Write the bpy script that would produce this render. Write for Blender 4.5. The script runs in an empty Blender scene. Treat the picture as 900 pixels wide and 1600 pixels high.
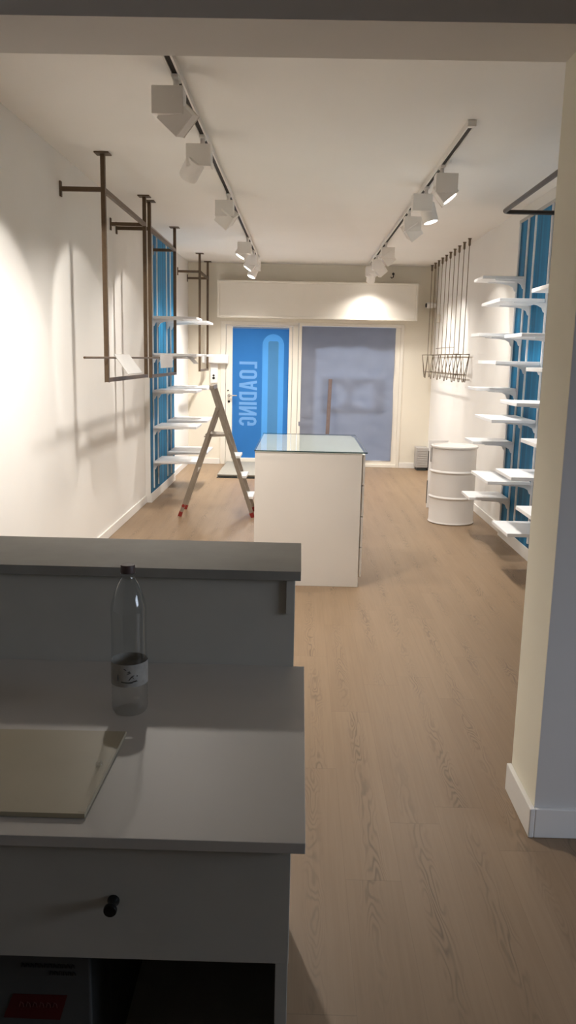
import bpy, bmesh, math, random
from mathutils import Vector, Matrix, noise

# ------------------------------------------------------------------ camera, world, exposure
S = bpy.context.scene
COL = S.collection
H = 1.575
F, YAW, PITCH, ROLL = 1272.4, -0.01274, 0.18657, 0.02109
fwd = Vector((math.sin(YAW)*math.cos(PITCH), math.cos(YAW)*math.cos(PITCH), -math.sin(PITCH)))
r0 = Vector((math.cos(YAW), -math.sin(YAW), 0)); d0 = fwd.cross(r0)
rt = math.cos(ROLL)*r0 - math.sin(ROLL)*d0
dn = math.sin(ROLL)*r0 + math.cos(ROLL)*d0
cd = bpy.data.cameras.new('camera'); cam = bpy.data.objects.new('camera', cd); COL.objects.link(cam)
up = -dn; bk = -fwd
cam.matrix_world = Matrix(((rt.x, up.x, bk.x, 0), (rt.y, up.y, bk.y, 0), (rt.z, up.z, bk.z, H), (0, 0, 0, 1)))
cd.sensor_fit = 'VERTICAL'; cd.sensor_height = 36; cd.lens = F/1600*36
cd.clip_start = 0.02
S.camera = cam

wd = bpy.data.worlds.new('dusk_sky'); S.world = wd; wd.use_nodes = True
WORLD = 0.36
_n = wd.node_tree.nodes; _tc = _n.new('ShaderNodeTexCoord'); _sx = _n.new('ShaderNodeSeparateXYZ'); _rp = _n.new('ShaderNodeValToRGB')
_rp.color_ramp.elements[0].position = 0.48; _rp.color_ramp.elements[0].color = (0.10, 0.10, 0.11, 1)
_rp.color_ramp.elements[1].position = 0.53; _rp.color_ramp.elements[1].color = (0.62, 0.74, 1.0, 1)
_mp = _n.new('ShaderNodeMapRange'); _mp.inputs['From Min'].default_value = -1; _mp.inputs['From Max'].default_value = 1
_l = wd.node_tree.links; _l.new(_tc.outputs['Generated'], _sx.inputs[0]); _l.new(_sx.outputs[2], _mp.inputs['Value'])
_l.new(_mp.outputs[0], _rp.inputs[0]); _l.new(_rp.outputs[0], _n['Background'].inputs[0])
wd.node_tree.nodes['Background'].inputs[1].default_value = WORLD
la = bpy.data.lights.new('street_daylight', 'AREA'); la.shape = 'RECTANGLE'; la.size = 4.0; la.size_y = 3.0
la.energy = 74; la.color = (0.70, 0.80, 1.0)
lo = bpy.data.objects.new('street_daylight', la); COL.objects.link(lo)
lo.location = (0.2, 15.2, 1.6); lo.rotation_euler = (math.radians(-90), 0, 0)
ls = bpy.data.lights.new('side_door_daylight', 'AREA'); ls.shape = 'RECTANGLE'; ls.size = 2.6; ls.size_y = 1.8
ls.energy = 155; ls.color = (0.72, 0.82, 1.0)
so = bpy.data.objects.new('side_door_daylight', ls); COL.objects.link(so)
so.location = (5.6, 0.0, 2.35); so.rotation_euler = (math.radians(70), 0, math.radians(68))
SPOT, FILL = 38.0, 80.0
SPOT_COLOR = (1.0, 0.94, 0.87)
S.view_settings.view_transform = 'Standard'; S.view_settings.look = 'None'
S.view_settings.gamma = 1; S.view_settings.use_curve_mapping = False
S.view_settings.exposure = 0.0

# ------------------------------------------------------------------ materials
def mat(name, col, rough=0.5, spec=0.5, metal=0.0, var=0.0, scale=6.0, bump=0.0, bscale=120.0):
    m = bpy.data.materials.new(name); m.use_nodes = True
    nt = m.node_tree; b = nt.nodes['Principled BSDF']
    b.inputs['Base Color'].default_value = (*col, 1); b.inputs['Roughness'].default_value = rough
    b.inputs['Specular IOR Level'].default_value = spec; b.inputs['Metallic'].default_value = metal
    tc = nt.nodes.new('ShaderNodeTexCoord')
    if var > 0:
        n = nt.nodes.new('ShaderNodeTexNoise'); n.inputs['Scale'].default_value = scale; n.inputs['Detail'].default_value = 4
        nt.links.new(tc.outputs['Object'], n.inputs['Vector'])
        r = nt.nodes.new('ShaderNodeValToRGB')
        r.color_ramp.elements[0].position = 0.3; r.color_ramp.elements[1].position = 0.7
        r.color_ramp.elements[0].color = (*[c*(1-var) for c in col], 1)
        r.color_ramp.elements[1].color = (*[min(1, c*(1+var)) for c in col], 1)
        nt.links.new(n.outputs['Fac'], r.inputs[0]); nt.links.new(r.outputs[0], b.inputs['Base Color'])
    if bump > 0:
        n2 = nt.nodes.new('ShaderNodeTexNoise'); n2.inputs['Scale'].default_value = bscale; n2.inputs['Detail'].default_value = 3
        nt.links.new(tc.outputs['Object'], n2.inputs['Vector'])
        bp = nt.nodes.new('ShaderNodeBump'); bp.inputs['Strength'].default_value = bump; bp.inputs['Distance'].default_value = 0.002
        nt.links.new(n2.outputs['Fac'], bp.inputs['Height']); nt.links.new(bp.outputs[0], b.inputs['Normal'])
    return m

def film_mat(name, col, trans, rough=0.4):
    """thin vinyl / paper: reflects and lets light through diffusely"""
    m = bpy.data.materials.new(name); m.use_nodes = True; nt = m.node_tree; nt.nodes.clear()
    o = nt.nodes.new('ShaderNodeOutputMaterial')
    d = nt.nodes.new('ShaderNodeBsdfDiffuse'); t = nt.nodes.new('ShaderNodeBsdfTranslucent')
    mx = nt.nodes.new('ShaderNodeMixShader'); mx.inputs[0].default_value = trans
    tc = nt.nodes.new('ShaderNodeTexCoord'); n = nt.nodes.new('ShaderNodeTexNoise')
    n.inputs['Scale'].default_value = 3.0; n.inputs['Detail'].default_value = 5
    nt.links.new(tc.outputs['Object'], n.inputs['Vector'])
    r = nt.nodes.new('ShaderNodeValToRGB'); r.color_ramp.elements[0].position = 0.3; r.color_ramp.elements[1].position = 0.7
    r.color_ramp.elements[0].color = (*[c*0.93 for c in col], 1); r.color_ramp.elements[1].color = (*col, 1)
    nt.links.new(n.outputs['Fac'], r.inputs[0])
    nt.links.new(r.outputs[0], d.inputs[0]); nt.links.new(r.outputs[0], t.inputs[0])
    nt.links.new(d.outputs[0], mx.inputs[1]); nt.links.new(t.outputs[0], mx.inputs[2])
    nt.links.new(mx.outputs[0], o.inputs[0])
    return m

def pane_mat(name, tint, ior=1.5, rough=0.0, gain=1.0):
    """clear sheet: lets light straight through, mirrors at grazing angles"""
    m = bpy.data.materials.new(name); m.use_nodes = True; nt = m.node_tree; nt.nodes.clear()
    o = nt.nodes.new('ShaderNodeOutputMaterial')
    t = nt.nodes.new('ShaderNodeBsdfTransparent'); t.inputs[0].default_value = (*tint, 1)
    g = nt.nodes.new('ShaderNodeBsdfGlossy'); g.inputs['Roughness'].default_value = rough
    fr = nt.nodes.new('ShaderNodeFresnel'); fr.inputs[0].default_value = ior
    mu = nt.nodes.new('ShaderNodeMath'); mu.operation = 'MULTIPLY'; mu.inputs[1].default_value = gain; mu.use_clamp = True
    mx = nt.nodes.new('ShaderNodeMixShader')
    ge = nt.nodes.new('ShaderNodeNewGeometry'); fm = nt.nodes.new('ShaderNodeMath'); fm.operation = 'SUBTRACT'; fm.inputs[0].default_value = 1.0
    nt.links.new(ge.outputs['Backfacing'], fm.inputs[1])      # the sheet mirrors on its outer faces only
    m2 = nt.nodes.new('ShaderNodeMath'); m2.operation = 'MULTIPLY'; nt.links.new(fm.outputs[0], m2.inputs[1])
    nt.links.new(fr.outputs[0], mu.inputs[0]); nt.links.new(mu.outputs[0], m2.inputs[0]); nt.links.new(m2.outputs[0], mx.inputs[0])
    nt.links.new(t.outputs[0], mx.inputs[1]); nt.links.new(g.outputs[0], mx.inputs[2]); nt.links.new(mx.outputs[0], o.inputs[0])
    return m

def emit_mat(name, col, st):
    m = bpy.data.materials.new(name); m.use_nodes = True; nt = m.node_tree; nt.nodes.clear()
    o = nt.nodes.new('ShaderNodeOutputMaterial'); e = nt.nodes.new('ShaderNodeEmission')
    e.inputs[0].default_value = (*col, 1); e.inputs[1].default_value = st
    nt.links.new(e.outputs[0], o.inputs[0]); return m

def floor_mat():
    m = bpy.data.materials.new('oak_plank_vinyl'); m.use_nodes = True; nt = m.node_tree; N = nt.nodes; L = nt.links
    b = N['Principled BSDF']
    geo = N.new('ShaderNodeNewGeometry'); sep = N.new('ShaderNodeSeparateXYZ'); L.new(geo.outputs['Position'], sep.inputs[0])
    def math_(op, a, bb=None, clamp=False):
        n = N.new('ShaderNodeMath'); n.operation = op; n.use_clamp = clamp
        for i, v in enumerate((a, bb)):
            if v is None: continue
            if isinstance(v, (int, float)): n.inputs[i].default_value = v
            else: L.new(v, n.inputs[i])
        return n.outputs[0]
    X, Y = sep.outputs[0], sep.outputs[1]
    W = 0.172
    u = math_('DIVIDE', X, W); col = math_('FLOOR', u); fu = math_('SUBTRACT', u, col)
    wn = N.new('ShaderNodeTexWhiteNoise'); wn.noise_dimensions = '1D'; L.new(col, wn.inputs['W'])
    off = math_('MULTIPLY', wn.outputs['Value'], 1.22)
    v = math_('DIVIDE', math_('ADD', Y, off), 1.22); row = math_('FLOOR', v); fv = math_('SUBTRACT', v, row)
    cid = math_('ADD', math_('MULTIPLY', col, 7.13), math_('MULTIPLY', row, 3.71))
    wn2 = N.new('ShaderNodeTexWhiteNoise'); wn2.noise_dimensions = '1D'; L.new(cid, wn2.inputs['W'])
    # fine streaks
    cv = N.new('ShaderNodeCombineXYZ'); L.new(math_('MULTIPLY', X, 90), cv.inputs[0]); L.new(math_('MULTIPLY', Y, 3.2), cv.inputs[1]); L.new(math_('MULTIPLY', cid, 1.7), cv.inputs[2])
    n1 = N.new('ShaderNodeTexNoise'); n1.inputs['Scale'].default_value = 1.0; n1.inputs['Detail'].default_value = 4; L.new(cv.outputs[0], n1.inputs['Vector'])
    # cathedral figure down the middle of each plank
    cv2 = N.new('ShaderNodeCombineXYZ'); L.new(math_('MULTIPLY', X, 15), cv2.inputs[0]); L.new(math_('MULTIPLY', Y, 2.6), cv2.inputs[1]); L.new(math_('MULTIPLY', cid, 2.3), cv2.inputs[2])
    n2 = N.new('ShaderNodeTexNoise'); n2.inputs['Scale'].default_value = 1.0; n2.inputs['Detail'].default_value = 2; n2.inputs['Roughness'].default_value = 0.4; L.new(cv2.outputs[0], n2.inputs['Vector'])
    ring = math_('SINE', math_('MULTIPLY', n2.outputs['Fac'], 95.0))
    ring = math_('POWER', math_('MULTIPLY', math_('ADD', ring, 1.0), 0.5), 2.2)
    cen = math_('ABSOLUTE', math_('SUBTRACT', fu, math_('ADD', 0.4, math_('MULTIPLY', wn2.outputs['Value'], 0.2))))
    msk = math_('SUBTRACT', 1.0, math_('DIVIDE', cen, 0.24), True)
    cv3 = N.new('ShaderNodeCombineXYZ'); L.new(math_('MULTIPLY', Y, 1.3), cv3.inputs[1]); L.new(cid, cv3.inputs[2])
    n3 = N.new('ShaderNodeTexNoise'); n3.inputs['Scale'].default_value = 1.0; L.new(cv3.outputs[0], n3.inputs['Vector'])
    pres = math_('MULTIPLY', math_('SUBTRACT', n3.outputs['Fac'], 0.34), 4.0, True)
    dark = math_('MULTIPLY', math_('MULTIPLY', ring, msk), pres)
    # broad tone
    cv4 = N.new('ShaderNodeCombineXYZ'); L.new(math_('MULTIPLY', X, 9), cv4.inputs[0]); L.new(math_('MULTIPLY', Y, 0.8), cv4.inputs[1]); L.new(cid, cv4.inputs[2])
    n4 = N.new('ShaderNodeTexNoise'); n4.inputs['Scale'].default_value = 1.0; n4.inputs['Detail'].default_value = 2; L.new(cv4.outputs[0], n4.inputs['Vector'])
    base = N.new('ShaderNodeMix'); base.data_type = 'RGBA'
    base.inputs[6].default_value = (0.226, 0.150, 0.088, 1); base.inputs[7].default_value = (0.304, 0.210, 0.130, 1)
    t = math_('ADD', math_('MULTIPLY', n4.outputs['Fac'], 0.75), math_('MULTIPLY', math_('SUBTRACT', wn2.outputs['Value'], 0.5), 0.22))
    t = math_('ADD', t, math_('MULTIPLY', math_('SUBTRACT', n1.outputs['Fac'], 0.5), 0.8), True)
    L.new(t, base.inputs[0])
    # seams
    eu = math_('MINIMUM', fu, math_('SUBTRACT', 1.0, fu)); su = math_('SUBTRACT', 1.0, math_('DIVIDE', eu, 0.010), True)
    ev = math_('MINIMUM', fv, math_('SUBTRACT', 1.0, fv)); sv = math_('SUBTRACT', 1.0, math_('DIVIDE', ev, 0.0016), True)
    seam = math_('MULTIPLY', math_('MAXIMUM', math_('MULTIPLY', su, 0.5), sv), 0.30)
    k = math_('SUBTRACT', 1.0, math_('ADD', math_('MULTIPLY', dark, 0.42), seam))
    mm = N.new('ShaderNodeMix'); mm.data_type = 'RGBA'; mm.blend_type = 'MULTIPLY'; mm.inputs[0].default_value = 1.0
    cc = N.new('ShaderNodeCombineColor'); 
    for i in range(3): L.new(k, cc.inputs[i])
    L.new(base.outputs[2], mm.inputs[6]); L.new(cc.outputs[0], mm.inputs[7]); L.new(mm.outputs[2], b.inputs['Base Color'])
    b.inputs['Roughness'].default_value = 0.42; b.inputs['Specular IOR Level'].default_value = 0.35
    bp = N.new('ShaderNodeBump'); bp.inputs['Strength'].default_value = 0.15; bp.inputs['Distance'].default_value = 0.002
    L.new(k, bp.inputs['Height']); L.new(bp.outputs[0], b.inputs['Normal'])
    return m

def blue_mat():
    """blue wall lining with faint vertical bands painting rail shadows into the colour"""
    m = bpy.data.materials.new('blue_lining'); m.use_nodes = True; nt = m.node_tree; N = nt.nodes; L = nt.links
    b = N['Principled BSDF']; tc = N.new('ShaderNodeTexCoord')
    mp = N.new('ShaderNodeMapping'); mp.inputs['Scale'].default_value = (1, 9, 0.05); L.new(tc.outputs['Object'], mp.inputs[0])
    n = N.new('ShaderNodeTexNoise'); n.inputs['Scale'].default_value = 1.0; n.inputs['Detail'].default_value = 1; L.new(mp.outputs[0], n.inputs['Vector'])
    r = N.new('ShaderNodeValToRGB'); r.color_ramp.elements[0].position = 0.42; r.color_ramp.elements[1].position = 0.58  # darker bands stand in for the shade beside the shelf rails
    r.color_ramp.elements[0].color = (0.006, 0.095, 0.20, 1); r.color_ramp.elements[1].color = (0.012, 0.18, 0.37, 1)
    L.new(n.outputs['Fac'], r.inputs[0]); L.new(r.outputs[0], b.inputs['Base Color'])
    b.inputs['Roughness'].default_value = 0.55; b.inputs['Specular IOR Level'].default_value = 0.15
    return m

M = {}
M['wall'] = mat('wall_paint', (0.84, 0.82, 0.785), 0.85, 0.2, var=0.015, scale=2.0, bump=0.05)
M['back'] = mat('back_wall_paint', (0.80, 0.75, 0.645), 0.85, 0.2, var=0.015, scale=2.0, bump=0.05)
M['ceil'] = mat('ceiling_paint', (0.88, 0.865, 0.835), 0.9, 0.1, var=0.01, scale=1.5)
M['jamb'] = mat('jamb_paint', (0.83, 0.79, 0.66), 0.85, 0.2, var=0.015, scale=2.0)
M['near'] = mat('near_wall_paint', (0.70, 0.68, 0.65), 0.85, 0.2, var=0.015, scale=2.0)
M['base'] = mat('baseboard_white', (0.84, 0.82, 0.78), 0.45, 0.4, var=0.01)
M['floor'] = floor_mat()
M['blue'] = blue_mat()
M['white'] = mat('white_lacquer', (0.84, 0.83, 0.82), 0.35, 0.5, var=0.01)
M['plate'] = mat('plate_offwhite', (0.58, 0.565, 0.545), 0.5, 0.3, var=0.02)
M['shelf'] = mat('white_shelf_laminate', (0.86, 0.86, 0.86), 0.4, 0.4, var=0.01)
M['bronze'] = mat('bronze_steel', (0.115, 0.075, 0.043), 0.45, 0.5, metal=0.35, var=0.12, scale=30)
M['darkrail'] = mat('dark_steel', (0.035, 0.026, 0.02), 0.4, 0.5, metal=0.4, var=0.1, scale=30)
M['rope'] = mat('brown_rope', (0.21, 0.165, 0.11), 0.8, 0.2, var=0.3, scale=200)
M['wire'] = mat('brown_wire', (0.16, 0.12, 0.08), 0.5, 0.4, metal=0.3, var=0.1, scale=40)
M['alu'] = mat('aluminium', (0.34, 0.295, 0.245), 0.38, 0.5, metal=0.55, var=0.06, scale=20)
M['red'] = mat('red_plastic', (0.24, 0.022, 0.016), 0.5, 0.4, var=0.1, scale=20)
M['lamp'] = mat('lamp_white', (0.84, 0.81, 0.77), 0.55, 0.3, var=0.02)
M['track'] = mat('track_white', (0.78, 0.75, 0.71), 0.5, 0.3, var=0.02)
M['slot'] = mat('track_slot', (0.03, 0.026, 0.022), 0.6, 0.2, var=0.1, scale=30)
M['emit'] = emit_mat('lamp_glow', (1.0, 0.93, 0.84), 9.0)
M['reflector'] = mat('dull_reflector', (0.22, 0.20, 0.18), 0.5, 0.3, var=0.05)
M['table'] = mat('display_block_white', (0.80, 0.75, 0.69), 0.5, 0.35, var=0.015, scale=3)
M['glass'] = pane_mat('table_glass', (0.945, 0.985, 0.98), 1.5, 0.0, 1.1)
M['gedge'] = mat('glass_edge', (0.02, 0.05, 0.05), 0.1, 0.5, var=0.1)
M['pane'] = pane_mat('window_pane', (0.95, 0.97, 0.97))
M['film'] = film_mat('blue_film', (0.06, 0.25, 0.62), 0.5)
M['filmlight'] = film_mat('light_blue_film', (0.14, 0.48, 0.98), 0.5)
M['filmtext'] = film_mat('pale_blue_film', (0.24, 0.50, 0.88), 0.5)
M['filmgrey'] = film_mat('grey_blue_film', (0.12, 0.33, 0.60), 0.5)
M['paper'] = film_mat('grey_paper', (0.44, 0.46, 0.53), 0.66)
M['sheet'] = film_mat('grey_paper_layer', (0.55, 0.55, 0.58), 0.6)
M['vinyl'] = film_mat('lettering_vinyl', (0.86, 0.86, 0.89), 0.8)
M['frame'] = mat('door_frame_white', (0.80, 0.76, 0.68), 0.4, 0.5, var=0.01)
M['box'] = mat('shutter_box_white', (0.78, 0.74, 0.67), 0.35, 0.5, var=0.01)
M['chrome'] = mat('chrome', (0.7, 0.68, 0.65), 0.2, 0.5, metal=1.0, var=0.02)
M['black'] = mat('black_plastic', (0.012, 0.011, 0.010), 0.5, 0.4, var=0.1)
M['mat'] = mat('grey_mat', (0.30, 0.285, 0.25), 0.8, 0.2, var=0.08, scale=40)
M['matdark'] = mat('dark_mat_edge', (0.035, 0.04, 0.04), 0.6, 0.3, var=0.1)
M['grey'] = mat('grey_metal', (0.42, 0.40, 0.38), 0.5, 0.4, var=0.03)
M['wood'] = mat('timber_batten', (0.165, 0.125, 0.118), 0.7, 0.2, var=0.15, scale=25)
M['drum'] = mat('drum_white', (0.78, 0.75, 0.72), 0.4, 0.45, var=0.015)
M['desk'] = mat('grey_desk_laminate', (0.48, 0.462, 0.40), 0.5, 0.35, var=0.03, scale=8)
M['top'] = mat('grey_stone_laminate', (0.29, 0.272, 0.235), 0.6, 0.15, var=0.07, scale=9)
M['work'] = mat('pale_worktop_laminate', (0.53, 0.495, 0.435), 0.45, 0.4, var=0.02, scale=5)
M['knob'] = mat('black_knob', (0.012, 0.011, 0.010), 0.22, 0.5, metal=0.3, var=0.1)
M['board'] = mat('cream_plastic', (0.42, 0.365, 0.245), 0.4, 0.4, var=0.03, scale=8)
M['clear'] = pane_mat('clear_plastic', (0.93, 0.94, 0.94), 1.45, 0.05, 1.3)
M['pet'] = pane_mat('bottle_plastic', (0.93, 0.94, 0.94), 1.45, 0.08, 1.9)
M['cap'] = mat('brown_cap', (0.10, 0.065, 0.055), 0.45, 0.4, var=0.1, scale=60)
M['label'] = mat('bottle_label_paper', (0.36, 0.34, 0.30), 0.6, 0.3, var=0.12, scale=50)
M['ink'] = mat('dark_ink', (0.012, 0.012, 0.012), 0.6, 0.3, var=0.1)
M['inkgrey'] = mat('grey_ink', (0.13, 0.13, 0.12), 0.6, 0.3, var=0.1)
M['carton'] = mat('grey_carton', (0.085, 0.085, 0.08), 0.7, 0.2, var=0.05, scale=12)
M['cartonred'] = mat('red_label', (0.075, 0.004, 0.004), 0.6, 0.3, var=0.05)
M['cartontext'] = mat('pale_red_print', (0.12, 0.04, 0.035), 0.6, 0.3, var=0.05)

# ------------------------------------------------------------------ mesh helpers (all in world coordinates)
def BM(): return bmesh.new()
def box(bm, x0, x1, y0, y1, z0, z1, bev=0.0):
    r = bmesh.ops.create_cube(bm, size=1.0); vs = r['verts']
    for v in vs: v.co = Vector(((x0+x1)/2+v.co.x*(x1-x0), (y0+y1)/2+v.co.y*(y1-y0), (z0+z1)/2+v.co.z*(z1-z0)))
    if bev > 0:
        es = list({e for v in vs for e in v.link_edges})
        bmesh.ops.bevel(bm, geom=es, offset=bev, segments=2, affect='EDGES', profile=0.5)
    return bm
def obox(bm, c, ax, ay, az, sx, sy, sz, bev=0.0):
    r = bmesh.ops.create_cube(bm, size=1.0); vs = r['verts']; c = Vector(c)
    ax, ay, az = Vector(ax).normalized(), Vector(ay).normalized(), Vector(az).normalized()
    for v in vs: v.co = c + ax*v.co.x*sx + ay*v.co.y*sy + az*v.co.z*sz
    if bev > 0:
        es = list({e for v in vs for e in v.link_edges})
        bmesh.ops.bevel(bm, geom=es, offset=bev, segments=2, affect='EDGES', profile=0.5)
    return bm
def bar(bm, a, b, w, h, upv=(0, 0, 1), bev=0.0):
    a, b = Vector(a), Vector(b); d = (b-a); L = d.length; d.normalize(); u = Vector(upv)
    if abs(d.dot(u)) > 0.98: u = Vector((0, 1, 0))
    s = d.cross(u).normalized(); u = s.cross(d).normalized()
    return obox(bm, (a+b)/2, s, d, u, w, L, h, bev)
def tube(bm, pts, r, n=10, closed=False):
    pts = [Vector(p) for p in pts]; rings = []
    N = len(pts)
    prev = None
    for i, p in enumerate(pts):
        a = pts[i-1] if (i > 0 or closed) else p; b = pts[(i+1) % N] if (i < N-1 or closed) else p
        d = (b-a).normalized()
        if prev is None:
            u = Vector((0, 0, 1)) if abs(d.z) < 0.9 else Vector((1, 0, 0))
            s = d.cross(u).normalized()
        else:
            s = (prev - d*prev.dot(d)).normalized()
        prev = s; u = s.cross(d)
        rr = r[i] if isinstance(r, (list, tuple)) else r
        rings.append([bm.verts.new(p + (s*math.cos(2*math.pi*k/n) + u*math.sin(2*math.pi*k/n))*rr) for k in range(n)])
    M_ = N if closed else N-1
    for i in range(M_):
        A, B = rings[i], rings[(i+1) % N]
        for k in range(n): bm.faces.new((A[k], A[(k+1) % n], B[(k+1) % n], B[k]))
    if not closed:
        bm.faces.new(rings[0][::-1]); bm.faces.new(rings[-1])
    return bm
def lathe(bm, c, prof, n=40, cap0=True, cap1=True):
    rings = []
    for r, z in prof:
        rings.append([bm.verts.new((c[0]+r*math.cos(2*math.pi*k/n), c[1]+r*math.sin(2*math.pi*k/n), c[2]+z)) for k in range(n)])
    for A, B in zip(rings, rings[1:]):
        for k in range(n): bm.faces.new((A[k], A[(k+1) % n], B[(k+1) % n], B[k]))
    if cap0: bm.faces.new(rings[0][::-1])
    if cap1: bm.faces.new(rings[-1])
    return bm
def disc(bm, c, nrm, r, n=24, depth=0.003):
    nrm = Vector(nrm).normalized(); c = Vector(c)
    return tube(bm, [c-nrm*depth/2, c+nrm*depth/2], r, n)
def prism(bm, pts2, f, d):
    """extrude the closed outline pts2 (mapped to space by f) along vector d"""
    d = Vector(d); A = [bm.verts.new(f(*p)) for p in pts2]; B = [bm.verts.new(Vector(f(*p))+d) for p in pts2]
    n = len(A)
    bm.faces.new(A); bm.faces.new(B[::-1])
    for i in range(n): bm.faces.new((A[i], B[i], B[(i+1) % n], A[(i+1) % n]))
    bmesh.ops.recalc_face_normals(bm, faces=bm.faces[:]); return bm

def origin_of(p):
    o = Vector((0, 0, 0))
    while p is not None: o += p.location; p = p.parent
    return o
def obj(name, bm, m, parent=None, smooth=False, loc=None):
    me = bpy.data.meshes.new(name)
    if parent is not None: off = origin_of(parent)
    elif loc is not None: off = Vector(loc)
    else:
        xs = [v.co for v in bm.verts]
        off = Vector((sum(v.x for v in xs)/len(xs), sum(v.y for v in xs)/len(xs), min(v.z for v in xs)))
    for v in bm.verts: v.co -= off
    bmesh.ops.recalc_face_normals(bm, faces=bm.faces[:])
    bm.to_mesh(me); bm.free()
    if smooth:
        me.polygons.foreach_set('use_smooth', [True]*len(me.polygons))
        me.set_sharp_from_angle(angle=math.radians(38))
    me.materials.append(M[m] if isinstance(m, str) else m)
    o = bpy.data.objects.new(name, me); COL.objects.link(o)
    if parent is not None: o.parent = parent
    else: o.location = off
    return o
def tag(o, label, cat, group=None):
    o['label'] = label; o['category'] = cat
    if group: o['group'] = group
    return o
def thing(name, label, cat, loc, group=None):
    o = bpy.data.objects.new(name, None); COL.objects.link(o); o.location = loc; o.empty_display_size = 0.05
    return tag(o, label, cat, group)
def struct(name, bm, m, parent=None, smooth=False):
    o = obj(name, bm, m, parent, smooth)
    if parent is None: o['kind'] = 'structure'
    return o

# ------------------------------------------------------------------ the room
XL, XR, ZC, YB = -1.66, 1.90, 2.90, 12.10
YN0, YN1 = 2.53, 2.83          # the dividing wall with the opening
struct('floor', box(BM(), -1.9, 3.3, -1.6, 12.4, -0.1, 0.0), 'floor')
struct('ceiling', box(BM(), -1.9, 3.3, -1.6, 12.4, ZC, ZC+0.1), 'ceil')
struct('wall_left', box(BM(), XL-0.2, XL, -1.6, 12.4, 0, ZC), 'wall')
struct('wall_right', box(BM(), XR, XR+0.2, YN1, 12.4, 0, ZC), 'wall')
b = BM(); DX0, DX1, DZ = -1.187, 1.475, 2.085
box(b, XL, DX0, YB, YB+0.25, 0, ZC); box(b, DX1, XR, YB, YB+0.25, 0, ZC); box(b, DX0, DX1, YB, YB+0.25, DZ, ZC)
struct('wall_back', b, 'back')
struct('wall_front', box(BM(), 0.82, 3.1, YN0+0.003, YN1, 0, ZC), 'jamb')
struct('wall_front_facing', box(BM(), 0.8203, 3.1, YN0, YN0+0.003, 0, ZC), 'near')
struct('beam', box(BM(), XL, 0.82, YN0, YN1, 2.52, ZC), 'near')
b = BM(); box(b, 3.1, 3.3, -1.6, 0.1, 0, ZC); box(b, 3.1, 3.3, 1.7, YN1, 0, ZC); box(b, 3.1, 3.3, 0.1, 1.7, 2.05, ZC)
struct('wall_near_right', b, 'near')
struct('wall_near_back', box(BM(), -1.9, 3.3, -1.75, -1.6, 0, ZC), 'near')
# baseboards
def skirting(name, pts, th, hgt, m='base'):
    b = BM()
    for (x0, x1, y0, y1) in pts: box(b, x0, x1, y0, y1, 0, hgt, 0.003)
    return struct(name, b, m)
skirting('baseboard_left', [(XL, XL+0.014, YN1+0.02, 8.695), (XL, XL+0.014, 10.385, YB)], 0, 0.082)
skirting('baseboard_right', [(XR-0.014, XR, YN1+0.02, YB)], 0, 0.082)
skirting('baseboard_back', [(XL+0.014, DX0-0.004, YB-0.014, YB), (DX1+0.004, XR-0.014, YB-0.014, YB)], 0, 0.082)
skirting('baseboard_front', [(0.802, 0.82, YN0-0.016, YN1+0.004), (0.82, 3.1, YN0-0.016, YN0)], 0, 0.105)

# blue lined wall panels (white carcass, blue face)
def panel(name, x_wall, x_face, y0, y1, z0, z1, side):
    root = bpy.data.objects.new(name, None); COL.objects.link(root); root.location = (x_wall, (y0+y1)/2, 0); root['kind'] = 'structure'
    a, c = min(x_wall, x_face), max(x_wall, x_face)
    obj('carcass', box(BM(), a, c, y0, y1, 0.0, z1, 0.002), 'wall', root)
    t = 0.004*side
    obj('blue_lining', box(BM(), min(x_face, x_face+t), max(x_face, x_face+t), y0+0.012, y1-0.012, z0, z1-0.01), 'blue', root)
    obj('plinth', box(BM(), min(x_face, x_face+3*t), max(x_face, x_face+3*t), y0+0.0, y1, 0.0, z0, 0.002), 'base', root)
    obj('top_strip', box(BM(), min(x_face, x_face+2*t), max(x_face, x_face+2*t), y0, y1, z1-0.03, z1, 0.002), 'grey', root)
    return root
panel('trim_1', XL, -1.605, 8.70, 10.38, 0.10, ZC-0.002, 1)
panel('trim_2', XR, 1.872, 3.6, 7.45, 0.10, 2.79, -1)

# ------------------------------------------------------------------ shop door and window (structure)
def frame_rect(bm, x0, x1, z0, z1, w, y0, y1, bev=0.003):
    box(bm, x0, x0+w, y0, y1, z0, z1, bev); box(bm, x1-w, x1, y0, y1, z0, z1, bev)
    box(bm, x0+w, x1-w, y0, y1, z1-w, z1, bev); box(bm, x0+w, x1-w, y0, y1, z0, z0+w, bev)
door = bpy.data.objects.new('door_1', None); COL.objects.link(door); door.location = (-0.6, YB+0.06, 0); door['kind'] = 'structure'
b = BM(); box(b, DX0, DX0+0.075, YB-0.012, YB+0.10, 0, DZ, 0.004); box(b, -0.135, -0.055, YB-0.012, YB+0.10, 0, DZ-0.03, 0.004)
box(b, DX0+0.075, -0.055, YB-0.012, YB+0.10, 2.035, DZ, 0.004)
obj('door_frame', b, 'frame', door)
b = BM(); LX0, LX1, LZ0, LZ1 = DX0+0.08, -0.14, 0.012, 2.03
box(b, LX0, -1.015, YB+0.0, YB+0.07, LZ0, LZ1, 0.004); box(b, -0.19, LX1, YB, YB+0.07, LZ0, LZ1, 0.004)
box(b, -1.015, -0.19, YB, YB+0.07, 2.012, LZ1, 0.004); box(b, -1.015, -0.19, YB, YB+0.07, LZ0, 0.098, 0.004)
leaf = obj('door_leaf', b, 'frame', door)
obj('door_glass', box(BM(), -1.015, -0.19, YB+0.040, YB+0.046, 0.098, 2.012), 'pane', leaf)
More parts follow.
